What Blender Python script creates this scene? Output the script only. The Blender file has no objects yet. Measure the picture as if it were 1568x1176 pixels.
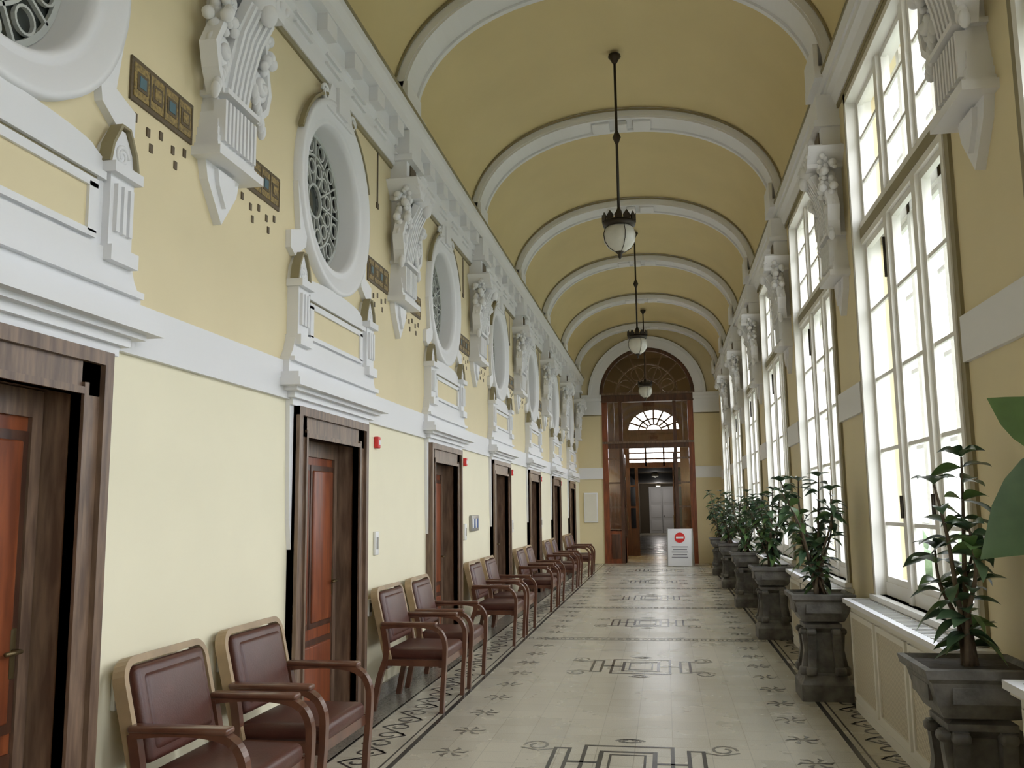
import bpy, bmesh, math, random
from mathutils import Vector, Matrix
random.seed(7)
A_L=-2.458; B_R=1.639; P=3.569; Y1=2.929; YE=26.86; XC=(A_L+B_R)/2
Y0=-2.4
BAYS=[Y1+P*k for k in range(-1,7)]
PIERS=[Y1+P*(k+.5) for k in range(-1,7)]
ZS=5.40
# ------------------------------------------------------------------ materials
MATS={}
def mat(name,col,rough=.6,metal=0,noise=0,nscale=6,col2=None,bump=0,bscale=40,spec=.5,emit=None,estr=0,coat=0,stretch=None):
    m=bpy.data.materials.new(name); m.use_nodes=True; nt=m.node_tree; b=nt.nodes['Principled BSDF']
    b.inputs['Base Color'].default_value=(*col,1); b.inputs['Roughness'].default_value=rough
    b.inputs['Metallic'].default_value=metal; b.inputs['Specular IOR Level'].default_value=spec
    if coat: b.inputs['Coat Weight'].default_value=coat; b.inputs['Coat Roughness'].default_value=.15
    if emit: b.inputs['Emission Color'].default_value=(*emit,1); b.inputs['Emission Strength'].default_value=estr
    tc=nt.nodes.new('ShaderNodeTexCoord'); src=tc.outputs['Object']
    if stretch:
        mp=nt.nodes.new('ShaderNodeMapping'); mp.inputs['Scale'].default_value=stretch
        nt.links.new(src,mp.inputs[0]); src=mp.outputs[0]
    if noise or col2:
        n=nt.nodes.new('ShaderNodeTexNoise'); n.inputs['Scale'].default_value=nscale; n.inputs['Detail'].default_value=5
        nt.links.new(src,n.inputs['Vector'])
        r=nt.nodes.new('ShaderNodeValToRGB'); r.color_ramp.elements[0].position=.35; r.color_ramp.elements[1].position=.68
        c2=col2 if col2 else tuple(c*(1-noise) for c in col)
        r.color_ramp.elements[0].color=(*c2,1); r.color_ramp.elements[1].color=(*col,1)
        nt.links.new(n.outputs['Fac'],r.inputs[0]); nt.links.new(r.outputs[0],b.inputs['Base Color'])
    if bump:
        n=nt.nodes.new('ShaderNodeTexNoise'); n.inputs['Scale'].default_value=bscale
        nt.links.new(src,n.inputs['Vector'])
        bp=nt.nodes.new('ShaderNodeBump'); bp.inputs['Strength'].default_value=bump; bp.inputs['Distance'].default_value=.01
        nt.links.new(n.outputs['Fac'],bp.inputs['Height']); nt.links.new(bp.outputs[0],b.inputs['Normal'])
    MATS[name]=m; return m
mat('wall_lower',(.86,.80,.58),.55,noise=.03,nscale=2)  # paler colour for the left wall below the white band
mat('paint_yellow',(.775,.665,.41),.6,noise=.04,nscale=2)
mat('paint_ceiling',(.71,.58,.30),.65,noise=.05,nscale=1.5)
mat('plaster_white',(.80,.80,.81),.55)
mat('olive',(.27,.23,.13),.6)
mat('window_white',(.82,.80,.74),.4)
mat('wood_frame',(.22,.14,.09),.38,col2=(.10,.06,.04),nscale=5,stretch=(6,6,.8),bump=.05)
mat('wood_door',(.27,.068,.022),.35,col2=(.14,.034,.013),nscale=4,stretch=(5,5,.7))
mat('wood_dark',(.095,.038,.02),.35,col2=(.045,.018,.010),nscale=4,stretch=(5,5,.7))
mat('chair_wood',(.14,.055,.030),.3,col2=(.085,.032,.018),nscale=8,coat=.3)
mat('chair_back_wood',(.38,.26,.14),.4,noise=.25,nscale=8)
mat('leather',(.085,.027,.018),.38,noise=.2,nscale=12,bump=.1,bscale=120)
mat('stone',(.17,.16,.145),.55,col2=(.07,.066,.06),nscale=9,bump=.3,bscale=40)
mat('soil',(.04,.03,.02),.95,bump=.6,bscale=30)
mat('leaf',(.085,.15,.075),.3,col2=(.04,.085,.045),nscale=9)
mat('leaf_light',(.14,.25,.08),.32,noise=.4,nscale=9)
mat('bark',(.14,.10,.065),.8,noise=.4,nscale=20)
mat('bronze',(.035,.027,.02),.4,metal=.6)
mat('lamp_glass',(.66,.64,.56),.25,noise=.08,nscale=12)
mat('mosaic_brown',(.12,.085,.045),.5,noise=.3,nscale=60)
mat('mosaic_gold',(.40,.28,.09),.45,col2=(.14,.10,.04),nscale=55)
mat('mosaic_blue',(.07,.15,.19),.4)
mat('inlay_dark',(.045,.043,.04),.25,noise=.3,nscale=90)
mat('inlay_grey',(.24,.22,.175),.25,col2=(.12,.11,.09),nscale=60)
mat('radiator_white',(.78,.75,.66),.45)
mat('metal_plate',(.35,.34,.32),.35,metal=.5)
mat('brass_dark',(.14,.10,.045),.4,metal=.7)
mat('switch_white',(.8,.8,.78),.4)
mat('blue',(.03,.10,.35),.4)
mat('red',(.65,.02,.02),.4)
mat('sign_white',(.82,.82,.84),.4)
mat('grey_text',(.25,.25,.28),.6)
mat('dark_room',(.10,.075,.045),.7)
mat('grey_door',(.70,.70,.70),.5)
mat('oculus_glass',(.06,.07,.065),.12,noise=.4,nscale=3)
mat('lattice',(.50,.52,.49),.5)
mat('socket_dark',(.06,.06,.06),.5)
mat('outdoor_ground',(.24,.27,.20),.9,noise=.4,nscale=.6)
mat('outdoor_facade',(.60,.64,.70),.8,noise=.05)
mat('outdoor_glass',(.26,.32,.38),.2)
mat('outdoor_leaves',(.16,.22,.11),.9,noise=.5,nscale=3)
mat('warm_bulb',(1,.8,.4),.4,emit=(1,.65,.25),estr=12)
# glass pane
m=bpy.data.materials.new('pane'); m.use_nodes=True; nt=m.node_tree; nt.nodes.clear()
o=nt.nodes.new('ShaderNodeOutputMaterial'); mx=nt.nodes.new('ShaderNodeMixShader'); t=nt.nodes.new('ShaderNodeBsdfTransparent'); g=nt.nodes.new('ShaderNodeBsdfGlossy')
g.inputs['Roughness'].default_value=.03; mx.inputs[0].default_value=.06
nt.links.new(t.outputs[0],mx.inputs[1]); nt.links.new(g.outputs[0],mx.inputs[2]); nt.links.new(mx.outputs[0],o.inputs[0]); MATS['pane']=m
# floor tile
def floor_mat():
    m=bpy.data.materials.new('floor_tile'); m.use_nodes=True; nt=m.node_tree; b=nt.nodes['Principled BSDF']
    tc=nt.nodes.new('ShaderNodeTexCoord'); br=nt.nodes.new('ShaderNodeTexBrick'); br.offset=0; br.squash=1
    br.inputs['Scale'].default_value=1; br.inputs['Brick Width'].default_value=.25; br.inputs['Row Height'].default_value=.25
    br.inputs['Mortar Size'].default_value=.003
    br.inputs['Color1'].default_value=(.50,.455,.35,1); br.inputs['Color2'].default_value=(.56,.51,.395,1); br.inputs['Mortar'].default_value=(.38,.345,.265,1)
    n=nt.nodes.new('ShaderNodeTexNoise'); n.inputs['Scale'].default_value=1.3; n.inputs['Detail'].default_value=6
    n2=nt.nodes.new('ShaderNodeTexNoise'); n2.inputs['Scale'].default_value=140; n2.inputs['Detail'].default_value=2
    nt.links.new(tc.outputs['Object'],br.inputs['Vector']); nt.links.new(tc.outputs['Object'],n.inputs['Vector']); nt.links.new(tc.outputs['Object'],n2.inputs['Vector'])
    mx=nt.nodes.new('ShaderNodeMixRGB'); mx.blend_type='MULTIPLY'; mx.inputs[0].default_value=.22
    nt.links.new(br.outputs['Color'],mx.inputs[1]); nt.links.new(n.outputs['Fac'],mx.inputs[2])
    m2=nt.nodes.new('ShaderNodeMixRGB'); m2.blend_type='OVERLAY'; m2.inputs[0].default_value=.35
    nt.links.new(mx.outputs[0],m2.inputs[1]); nt.links.new(n2.outputs['Fac'],m2.inputs[2]); nt.links.new(m2.outputs[0],b.inputs['Base Color'])
    mr=nt.nodes.new('ShaderNodeMapRange'); mr.inputs['To Min'].default_value=.18; mr.inputs['To Max'].default_value=.36
    nt.links.new(n.outputs['Fac'],mr.inputs[0]); nt.links.new(mr.outputs[0],b.inputs['Roughness'])
    MATS['floor_tile']=m
floor_mat()
def grille_mat():
    m=bpy.data.materials.new('grille_mesh'); m.use_nodes=True; nt=m.node_tree; b=nt.nodes['Principled BSDF']
    tc=nt.nodes.new('ShaderNodeTexCoord'); v=nt.nodes.new('ShaderNodeTexChecker'); v.inputs['Scale'].default_value=70
    v.inputs['Color1'].default_value=(.66,.60,.46,1); v.inputs['Color2'].default_value=(.42,.36,.26,1)
    nt.links.new(tc.outputs['Object'],v.inputs[0]); nt.links.new(v.outputs[0],b.inputs['Base Color']); MATS['grille_mesh']=m
grille_mat()
# ------------------------------------------------------------------ mesh builder
class MB:
    def __init__(s): s.v=[];s.f=[];s.m=[];s.sm=[];s.T=None
    def add(s,vs,fs,m,smooth=False,M=None):
        o=len(s.v)
        for p in vs:
            p=Vector(p)
            if M is not None: p=M@p
            if s.T is not None: p=s.T@p
            s.v.append(p)
        for f in fs: s.f.append([i+o for i in f]); s.m.append(m); s.sm.append(smooth)
    def box(s,x0,x1,y0,y1,z0,z1,m,M=None):
        vs=[(x0,y0,z0),(x1,y0,z0),(x1,y1,z0),(x0,y1,z0),(x0,y0,z1),(x1,y0,z1),(x1,y1,z1),(x0,y1,z1)]
        s.add(vs,[(0,3,2,1),(4,5,6,7),(0,1,5,4),(1,2,6,5),(2,3,7,6),(3,0,4,7)],m,False,M)
    def rbox(s,c,size,bev,m,M=None,seg=3):
        bm=bmesh.new(); bmesh.ops.create_cube(bm,size=1)
        bmesh.ops.scale(bm,vec=size,verts=bm.verts); bmesh.ops.bevel(bm,geom=bm.edges[:]+bm.verts[:],offset=bev,segments=seg,profile=.5,affect='EDGES')
        bmesh.ops.translate(bm,vec=c,verts=bm.verts); bm.verts.ensure_lookup_table(); bm.verts.index_update()
        s.add([v.co.copy() for v in bm.verts],[[v.index for v in f.verts] for f in bm.faces],m,True,M); bm.free()
    def lathe(s,prof,c,m,n=24,M=None,smooth=True,rot=0,sq=False):
        vs=[];fs=[]
        k=math.sqrt(2) if sq else 1
        for (r,z) in prof:
            for i in range(n):
                a=rot+2*math.pi*i/n; vs.append((c[0]+k*r*math.cos(a),c[1]+k*r*math.sin(a),c[2]+z))
        for j in range(len(prof)-1):
            for i in range(n): fs.append((j*n+i,j*n+(i+1)%n,(j+1)*n+(i+1)%n,(j+1)*n+i))
        s.add(vs,fs,m,smooth,M)
    def sphere(s,c,r,m,M=None,n=12,k=8):
        if not hasattr(r,'__len__'): r=(r,r,r)
        vs=[];fs=[]
        for j in range(k+1):
            th=math.pi*j/k
            for i in range(n):
                a=2*math.pi*i/n; vs.append((c[0]+r[0]*math.sin(th)*math.cos(a),c[1]+r[1]*math.sin(th)*math.sin(a),c[2]+r[2]*math.cos(th)))
        for j in range(k):
            for i in range(n): fs.append((j*n+i,j*n+(i+1)%n,(j+1)*n+(i+1)%n,(j+1)*n+i))
        s.add(vs,fs,m,True,M)
    def tube(s,pts,r,m,n=8,M=None):
        pts=[Vector(p) for p in pts]; rs=r if hasattr(r,'__len__') else [r]*len(pts)
        vs=[];fs=[]; prev=None
        for i,p in enumerate(pts):
            d=(pts[min(i+1,len(pts)-1)]-pts[max(i-1,0)]).normalized()
            if prev is None:
                u=d.cross(Vector((0,0,1)));
                if u.length<.1: u=d.cross(Vector((1,0,0)))
            else: u=prev-d*prev.dot(d)
            u.normalize(); prev=u; w=d.cross(u)
            for k in range(n):
                a=2*math.pi*k/n; vs.append(p+(u*math.cos(a)+w*math.sin(a))*rs[i])
        for i in range(len(pts)-1):
            for k in range(n): fs.append((i*n+k,i*n+(k+1)%n,(i+1)*n+(k+1)%n,(i+1)*n+k))
        fs.append(list(range(n))[::-1]); fs.append([(len(pts)-1)*n+k for k in range(n)])
        s.add(vs,fs,m,True,M)
    def sweep(s,pts,bn,wb,wn,m,M=None,closed=False):
        pts=[Vector(p) for p in pts]; bn=Vector(bn).normalized(); vs=[];fs=[];N=len(pts)
        for i,p in enumerate(pts):
            if closed: d=pts[(i+1)%N]-pts[i-1]
            else: d=pts[min(i+1,N-1)]-pts[max(i-1,0)]
            nn=d.normalized().cross(bn).normalized()
            w=wn[i] if hasattr(wn,'__len__') else wn
            b=wb[i] if hasattr(wb,'__len__') else wb
            for (q,e) in ((-1,-1),(1,-1),(1,1),(-1,1)): vs.append(p+bn*q*b/2+nn*e*w/2)
        R=N if closed else N-1
        for i in range(R):
            j=(i+1)%N
            for k in range(4): fs.append((i*4+k,i*4+(k+1)%4,j*4+(k+1)%4,j*4+k))
        if not closed: fs.append((3,2,1,0)); fs.append(tuple((N-1)*4+k for k in range(4)))
        s.add(vs,fs,m,False,M)
    def poly(s,p2,d0,d1,m,M=None):
        n=len(p2); vs=[(d0,a,b) for a,b in p2]+[(d1,a,b) for a,b in p2]
        fs=[list(range(n)),list(range(n,2*n))[::-1]]+[(i,(i+1)%n,n+(i+1)%n,n+i) for i in range(n)]
        s.add(vs,fs,m,False,M)
    def extr(s,prof,y0,y1,m,M=None):
        n=len(prof); vs=[(a,y0,b) for a,b in prof]+[(a,y1,b) for a,b in prof]
        fs=[list(range(n)),list(range(n,2*n))[::-1]]+[(i,(i+1)%n,n+(i+1)%n,n+i) for i in range(n)]
        s.add(vs,fs,m,False,M)
    def mesh(s,name):
        me=bpy.data.meshes.new(name); me.from_pydata([tuple(v) for v in s.v],[],s.f)
        names=[];idx={}
        for q in s.m:
            if q not in idx: idx[q]=len(names); names.append(q); me.materials.append(MATS[q])
        me.polygons.foreach_set('material_index',[idx[q] for q in s.m]); me.polygons.foreach_set('use_smooth',s.sm)
        bm=bmesh.new(); bm.from_mesh(me); bmesh.ops.recalc_face_normals(bm,faces=bm.faces); bm.to_mesh(me); bm.free(); me.update()
        return me
    def obj(s,name,loc=(0,0,0),rot=(0,0,0)):
        return place(s.mesh(name),name,loc,rot)
def place(me,name,loc=(0,0,0),rot=(0,0,0),scale=(1,1,1)):
    o=bpy.data.objects.new(name,me); o.location=loc; o.rotation_euler=rot; o.scale=scale
    bpy.context.scene.collection.objects.link(o); return o
def quad(mb,x,y0,y1,z0,z1,m): mb.add([(x,y0,z0),(x,y1,z0),(x,y1,z1),(x,y0,z1)],[(0,1,2,3)],m)

# ------------------------------------------------------------------ room shell
ZC=3.98
w=MB()
for yc in BAYS:
    a,b=yc-P/2,yc+P/2
    quad(w,0,a,yc-.56,0,2.12,'wall_lower'); quad(w,0,yc+.56,b,0,2.12,'wall_lower')
    quad(w,0,a,b,2.12,2.40,'wall_lower'); quad(w,0,a,b,2.40,3.1,'paint_yellow')
    N=64; R=.58; vs=[];fs=[]
    hy=P/2; z0,z1=3.1,4.9
    ang=sorted([2*math.pi*i/N for i in range(N)]+[math.atan2(zz-ZC,yy)%(2*math.pi) for yy in(-hy,hy) for zz in(z0,z1)])
    for t in ang:
        c,s_=math.cos(t),math.sin(t)
        k=min(hy/abs(c) if abs(c)>1e-9 else 1e9, ((z1-ZC) if s_>0 else (ZC-z0))/abs(s_) if abs(s_)>1e-9 else 1e9)
        vs.append((0,yc+R*c,ZC+R*s_)); vs.append((0,yc+k*c,ZC+k*s_))
    n=len(ang)
    for i in range(n): j=(i+1)%n; fs.append((2*i,2*j,2*j+1,2*i+1))
    w.add(vs,fs,'paint_yellow'); quad(w,0,a,b,4.9,5.5,'paint_yellow')
    w.box(-.30,0,yc-.57,yc-.56,0,2.12,'wood_frame'); w.box(-.30,0,yc+.56,yc+.57,0,2.12,'wood_frame')
    w.box(-.30,0,yc-.57,yc+.57,2.12,2.13,'wood_frame'); 
ye=BAYS[-1]+P/2
quad(w,0,ye,YE,0,2.4,'wall_lower'); quad(w,0,ye,YE,2.4,5.5,'paint_yellow')
w.box(-.5,-.45,Y0-.1,YE,0,5.6,'dark_room')
w.obj('wall_left',(A_L,0,0))

w=MB(); WH=1.235; ZW0=.90; ZW1=5.0
def rseg(y0,y1):
    w.box(0,.3,y0,y1,0,2.4,'paint_yellow'); w.box(0,.3,y0,y1,2.4,5.5,'paint_yellow')
prev=Y0
for yc in BAYS:
    rseg(prev,yc-WH); w.box(0,.3,yc-WH,yc+WH,0,ZW0,'paint_yellow'); w.box(0,.3,yc-WH,yc+WH,ZW1,5.5,'paint_yellow'); prev=yc+WH
rseg(prev,YE); w.obj('wall_right',(B_R,0,0))

w=MB(); w.box(A_L-.5,B_R+.3,Y0-.2,Y0,0,7.2,'paint_yellow'); w.obj('wall_back')
w=MB(); w.box(A_L-.5,B_R+.3,Y0-.2,YE,-.1,0,'floor_tile'); w.box(A_L-.5,B_R+.3,YE,58,-.1,0,'floor_tile'); w.obj('floor')

# vault
HA=(B_R-A_L)/2
def arch(t,ins,hb=1.42,e=.92):
    c,s_=math.cos(t),math.sin(t)
    return (XC+(HA-ins)*math.copysign(abs(c)**e,c), ZS+(hb-ins)*abs(s_)**e)
w=MB(); NT=40
RIBS=PIERS
ys=[Y0+(YE-Y0)*i/200 for i in range(201)]
vs=[];fs=[]
for yy in ys:
    ph=(yy-PIERS[0])/P; bl=.10*abs(math.sin(math.pi*ph))
    for i in range(NT+1):
        x,z=arch(math.pi*i/NT,0); vs.append((x,yy,z+bl*math.sin(math.pi*i/NT)))
for j in range(len(ys)-1):
    for i in range(NT): fs.append((j*(NT+1)+i,j*(NT+1)+i+1,(j+1)*(NT+1)+i+1,(j+1)*(NT+1)+i))
w.add(vs,fs,'paint_ceiling',True); w.box(A_L-.6,B_R+.4,Y0,YE,7.3,7.35,'paint_ceiling'); w.obj('ceiling')
# ribs
def ribband(mb,hw,i0,i1,m,off=0,n=48):
    vs=[];fs=[]
    for i in range(n+1):
        t=math.pi*i/n; a=arch(t,i0); b=arch(t,i1)
        vs+=[(a[0],off-hw,a[1]),(b[0],off-hw,b[1]),(b[0],off+hw,b[1]),(a[0],off+hw,a[1])]
    for i in range(n):
        for k in range(4): fs.append((4*i+k,4*i+(k+1)%4,4*i+4+(k+1)%4,4*i+4+k))
    mb.add(vs,fs,m,False)
w=MB(); ribband(w,.25,-.06,.09,'plaster_white'); ribband(w,.03,.0,.115,'plaster_white',-.21); ribband(w,.03,0,.115,'plaster_white',.21)
ribband(w,.010,0,.02,'olive',-.27); ribband(w,.010,0,.02,'olive',.27)
for t in (math.pi*.5-.12,math.pi*.5+.12):
    p=arch(t,.115); w.rbox((p[0],0,p[1]),(.24,.30,.05),.015,'plaster_white')
w.rbox((XC,0,ZS+1.42-.13),(.16,.26,.07),.02,'plaster_white')
for sx,x in ((1,A_L+.10),(-1,B_R-.10)):
    w.box(x-.1,x+.1,-.28,.28,ZS-.05,ZS+.06,'plaster_white'); w.box(x-.1,x+.06*sx+.0,-.25,.25,ZS+.06,ZS+.28,'plaster_white')
me=w.mesh('ceiling_rib')
for i,yy in enumerate(RIBS): place(me,'trim_ceiling_rib',(0,yy,0))

# cornices
def cornice(mb,full=True):
    mb.extr([(0,4.80),(.02,4.80),(.03,4.83),(0,4.83)],Y0,YE,'olive')
    mb.extr([(0,4.83),(.04,4.83),(.05,4.90),(.05,5.0),(.08,5.03),(.08,5.20),(0,5.20)],Y0,YE,'plaster_white')
    mb.extr([(0,5.19),(.17,5.19),(.18,5.26),(.21,5.33),(.215,5.38),(0,5.38)],Y0,YE,'plaster_white')
    mb.extr([(0,5.38),(.225,5.38),(.225,5.41),(0,5.41)],Y0,YE,'olive')
    y=Y0+.1
    while y<YE-.2:
        mb.box(.08,.16,y-.10,y+.10,5.06,5.19,'plaster_white'); mb.box(.05,.075,y+.14,y+.44,4.93,4.945,'plaster_white'); mb.box(.05,.075,y+.14,y+.44,5.0,5.02,'plaster_white')
        y+=P/6
w=MB(); cornice(w); w.obj('trim_cornice_left',(A_L,0,0))
w=MB(); w.T=Matrix.Diagonal((-1,1,1,1))
w.extr([(0,5.12),(.03,5.12),(.06,5.2),(.10,5.24),(.10,5.30),(0,5.30)],Y0,YE,'plaster_white')
w.extr([(0,5.30),(.12,5.30),(.14,5.38),(0,5.38)],Y0,YE,'plaster_white'); w.extr([(0,5.38),(.15,5.38),(.15,5.41),(0,5.41)],Y0,YE,'olive')
w.extr([(0,5.08),(.02,5.08),(.02,5.12),(0,5.12)],Y0,YE,'olive')
w.obj('trim_cornice_right',(B_R,0,0))
# white band
w=MB()
w.box(0,.03,Y0,YE,2.335,2.58,'plaster_white'); w.obj('trim_band_left',(A_L,0,0))
w=MB()
for i,yp in enumerate([Y0+.3]+PIERS):
    y0=max(Y0,yp-P/2+WH+.07); y1=min(YE,yp+P/2-WH-.07)
    if i==0: y0,y1=Y0,BAYS[0]-WH-.07
    if y1>y0: w.box(-.03,0,y0,y1,2.35,2.60,'plaster_white')
w.obj('trim_band_right',(B_R,0,0))
w=MB()
for i in range(len(BAYS)):
    y0=BAYS[i]+.74; y1=(BAYS[i+1]-.74) if i+1<len(BAYS) else YE
    w.box(0,.02,y0,y1,0,.12,'inlay_grey')
w.obj('baseboard_left',(A_L,0,0))

# ------------------------------------------------------------------ doors (left)
w=MB()
for s_ in (-1,1):
    y0,y1=sorted((s_*.545,s_*.73)); w.box(.001,.05,y0,y1,0,2.30,'wood_frame')
    y0,y1=sorted((s_*.67,s_*.73)); w.box(.001,.075,y0,y1,0,2.30,'wood_frame')
    y0,y1=sorted((s_*.545,s_*.575)); w.box(.001,.065,y0,y1,0,2.15,'wood_frame')
    w.poly([(s_*.73,2.335),(s_*.80,2.335),(s_*.77,1.55),(s_*.735,1.35)],0,.03,'plaster_white')
w.box(.001,.05,-.73,.73,2.10,2.30,'wood_frame'); w.box(.001,.075,-.73,.73,2.24,2.30,'wood_frame'); w.box(.001,.065,-.575,.575,2.10,2.13,'wood_frame')
w.box(-.20,-.15,-.555,.555,0.01,2.115,'wood_door')
for (a,b,c,d) in ((-.44,.44,.15,.62),(-.44,-.05,.78,1.9),(.05,.44,.78,1.9)):
    w.box(-.15,-.135,a-.04,b+.04,c-.04,d+.04,'wood_dark'); w.rbox((-.14,(a+b)/2,(c+d)/2),(.04,b-a,d-c),.012,'wood_door')
w.box(-.15,-.13,-.555,-.49,0,2.115,'wood_frame'); w.box(-.15,-.13,.49,.555,0,2.115,'wood_frame'); w.box(-.15,-.13,-.555,.555,2.0,2.115,'wood_frame')
w.rbox((-.13,-.40+.84,1.05),(.02,.045,.20),.006,'brass_dark'); w.tube([(-.12,.44,1.06),(-.08,.44,1.06),(-.08,.35,1.06)],.009,'brass_dark')
for (d,h,z0,z1) in ((.05,.80,2.30,2.345),(.08,.84,2.345,2.385),(.12,.90,2.385,2.41),(.17,.97,2.41,2.46),(.15,.95,2.46,2.50),(.07,.92,2.50,2.58)):
    w.box(0,d,-h,h,z0,z1,'plaster_white')
dm=w.mesh('door')
for i,yc in enumerate(BAYS): place(dm,'door_%d'%(i+1),(A_L,yc,0))

# overdoor panel
w=MB()
w.poly([(-.92,2.58),(.92,2.58),(.86,2.66),(.82,2.76),(-.82,2.76),(-.86,2.66)],0,.07,'plaster_white')
w.box(0,.10,-.90,.90,2.58,2.61,'plaster_white')
w.box(0,.045,-.66,.66,2.76,3.06,'plaster_white')
w.box(.04,.055,-.50,.50,2.80,3.01,'paint_yellow')
for (a,b,c,d) in ((-.56,.56,3.0,3.04),(-.56,.56,2.78,2.81),(-.56,-.50,2.80,3.02),(.50,.56,2.80,3.02)): w.box(.04,.07,a,b,c,d,'plaster_white')
w.box(.045,.06,-.56,.56,3.04,3.055,'olive')
pts=[(-.62,3.06),(.62,3.06),(.62,3.16)]+[(.55*math.cos(t),3.19+.045*math.sin(t)) for t in [math.pi*i/12 for i in range(13)]]+[(-.62,3.16)]
w.poly(pts,0,.05,'plaster_white')
w.box(.0,.08,-.60,.60,3.055,3.09,'plaster_white')
for s_ in (-1,1):
    c=s_*.72
    w.box(0,.08,c-.09,c+.09,2.72,3.14,'plaster_white')
    for k in (-.05,0,.05): w.box(.08,.10,c+k-.013,c+k+.013,2.84,3.06,'plaster_white')
    w.box(0,.115,c-.11,c+.11,3.10,3.15,'plaster_white'); w.box(0,.11,c-.105,c+.105,2.70,2.77,'plaster_white')
    w.poly([(c-.10,3.15),(c+.10,3.15),(c+.08,3.24),(c+.02,3.33),(c-.02,3.33),(c-.08,3.24)],0,.07,'plaster_white')
    w.sweep([(.06,c-.11,3.15),(.06,c-.09,3.24),(.06,c-.03,3.345),(.06,c+.03,3.345),(.06,c+.09,3.24),(.06,c+.11,3.15)],(1,0,0),.06,.016,'olive')
    w.tube([(.07,c+.05*math.cos(t)*(1-t/14),3.21+.05*math.sin(t)*(1-t/14)) for t in [i*.5 for i in range(22)]],.010,'plaster_white',6)
om=w.mesh('overdoor')
for yc in BAYS: place(om,'trim_overdoor_panel',(A_L,yc,0))

# oculus
MX=Matrix(((0,0,1,0),(1,0,0,0),(0,1,0,0),(0,0,0,1)))
w=MB(); DG=-.16
w.lathe([(.535,DG-.02),(.545,-.02),(.56,.02),(.585,.035),(.605,.022),(.62,.04),(.69,.045),(.715,.065),(.75,.06),(.755,0)],(0,0,0),'plaster_white',64,MX)
w.poly([(-.76,-.12),(-.70,-.45),(-.86,-.50),(-.86,-.62),(-.78,-.66),(-.60,-.55),(-.58,-.45)],0,.04,'plaster_white')
w.poly([(.76,-.12),(.70,-.45),(.86,-.50),(.86,-.62),(.78,-.66),(.60,-.55),(.58,-.45)],0,.04,'plaster_white')
w.poly([(-.20,.85),(.20,.85),(.30,.64),(-.30,.64)],0,.06,'plaster_white'); w.box(.05,.085,-.1,.1,.66,.86,'plaster_white')
for s_ in(-1,1): w.tube([(.05,s_*(.30+.07*math.cos(t)*(1-t/12)),.73+.07*math.sin(t)*(1-t/12)) for t in [i*.5 for i in range(18)]],.014,'plaster_white',6)
w.sweep([(.04,.785*math.cos(t),.785*math.sin(t)) for t in [math.pi*(.60+.28*i/20) for i in range(21)]],(1,0,0),.04,.022,'olive')
w.sweep([(.04,.785*math.cos(t),.785*math.sin(t)) for t in [math.pi*(.12+.28*i/20) for i in range(21)]],(1,0,0),.04,.022,'olive')
w.lathe([(0,DG-.01),(.54,DG-.01)],(0,0,0),'oculus_glass',48,MX)
def ring(r,cy,cz,wd=.014,n=32): w.sweep([(DG+.012,cy+r*math.cos(2*math.pi*i/n),cz+r*math.sin(2*math.pi*i/n)) for i in range(n)],(1,0,0),.02,wd,'lattice',closed=True)
ring(.52,0,0,.03,48); ring(.36,0,0,.018,40); ring(.13,0,0,.02)
for i in range(12):
    t=2*math.pi*i/12; c,s_=math.cos(t),math.sin(t)
    w.sweep([(DG+.012,.13*c,.13*s_),(DG+.012,.52*c,.52*s_)],(1,0,0),.02,.014,'lattice')
    t+=math.pi/12; ring(.06,.44*math.cos(t),.44*math.sin(t),.012,16)
    ring(.055,.27*math.cos(t),.27*math.sin(t),.012,14)
ocm=w.mesh('window_oculus')
for i,yc in enumerate(BAYS): place(ocm,'window_%d'%(i+1),(A_L,yc,ZC))

# ornate bracket
def spiral(mb,cx,cy,cz,r,sgn,rad,turn=2.2,d=0):
    n=int(turn*14); mb.tube([(cx+d*i/n,cy+sgn*r*(1-i/(n*1.15))*math.cos(2*math.pi*turn*i/n),cz+r*(1-i/(n*1.15))*math.sin(2*math.pi*turn*i/n)) for i in range(n+1)],rad,'plaster_white',6)
w=MB(); W_='plaster_white'
w.poly([(-.20,3.42),(.20,3.42),(.17,3.32),(.0,3.11),(-.17,3.32)],0,.05,W_); w.poly([(-.10,3.40),(.10,3.40),(.08,3.31),(0,3.20),(-.08,3.31)],.05,.075,W_)
w.box(0,.17,-.27,.27,3.42,3.47,W_); w.box(0,.14,-.24,.24,3.47,3.50,W_)
for i in range(6):
    z0=3.50+i*.05; hw=.225-.012*i; d=.13-.008*i; w.box(0,d,-hw,hw,z0,z0+.05,W_)
for k in range(-4,5): w.box(.08,.155,k*.045-.012,k*.045+.012,3.52,3.76,W_)
w.box(0,.17,-.20,.20,3.79,3.82,W_)
w.box(0,.10,-.16,.16,3.82,4.40,W_)
for k in range(-2,3): w.sweep([(.12,k*.05,3.82),(.15,k*.05,4.0),(.20,k*.052,4.2),(.27,k*.055,4.34)],(0,1,0),.026,.03,W_)
w.sweep([(.08,0,3.82),(.11,0,4.0),(.16,0,4.2),(.24,0,4.36)],(0,1,0),.29,.06,W_)
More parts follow.
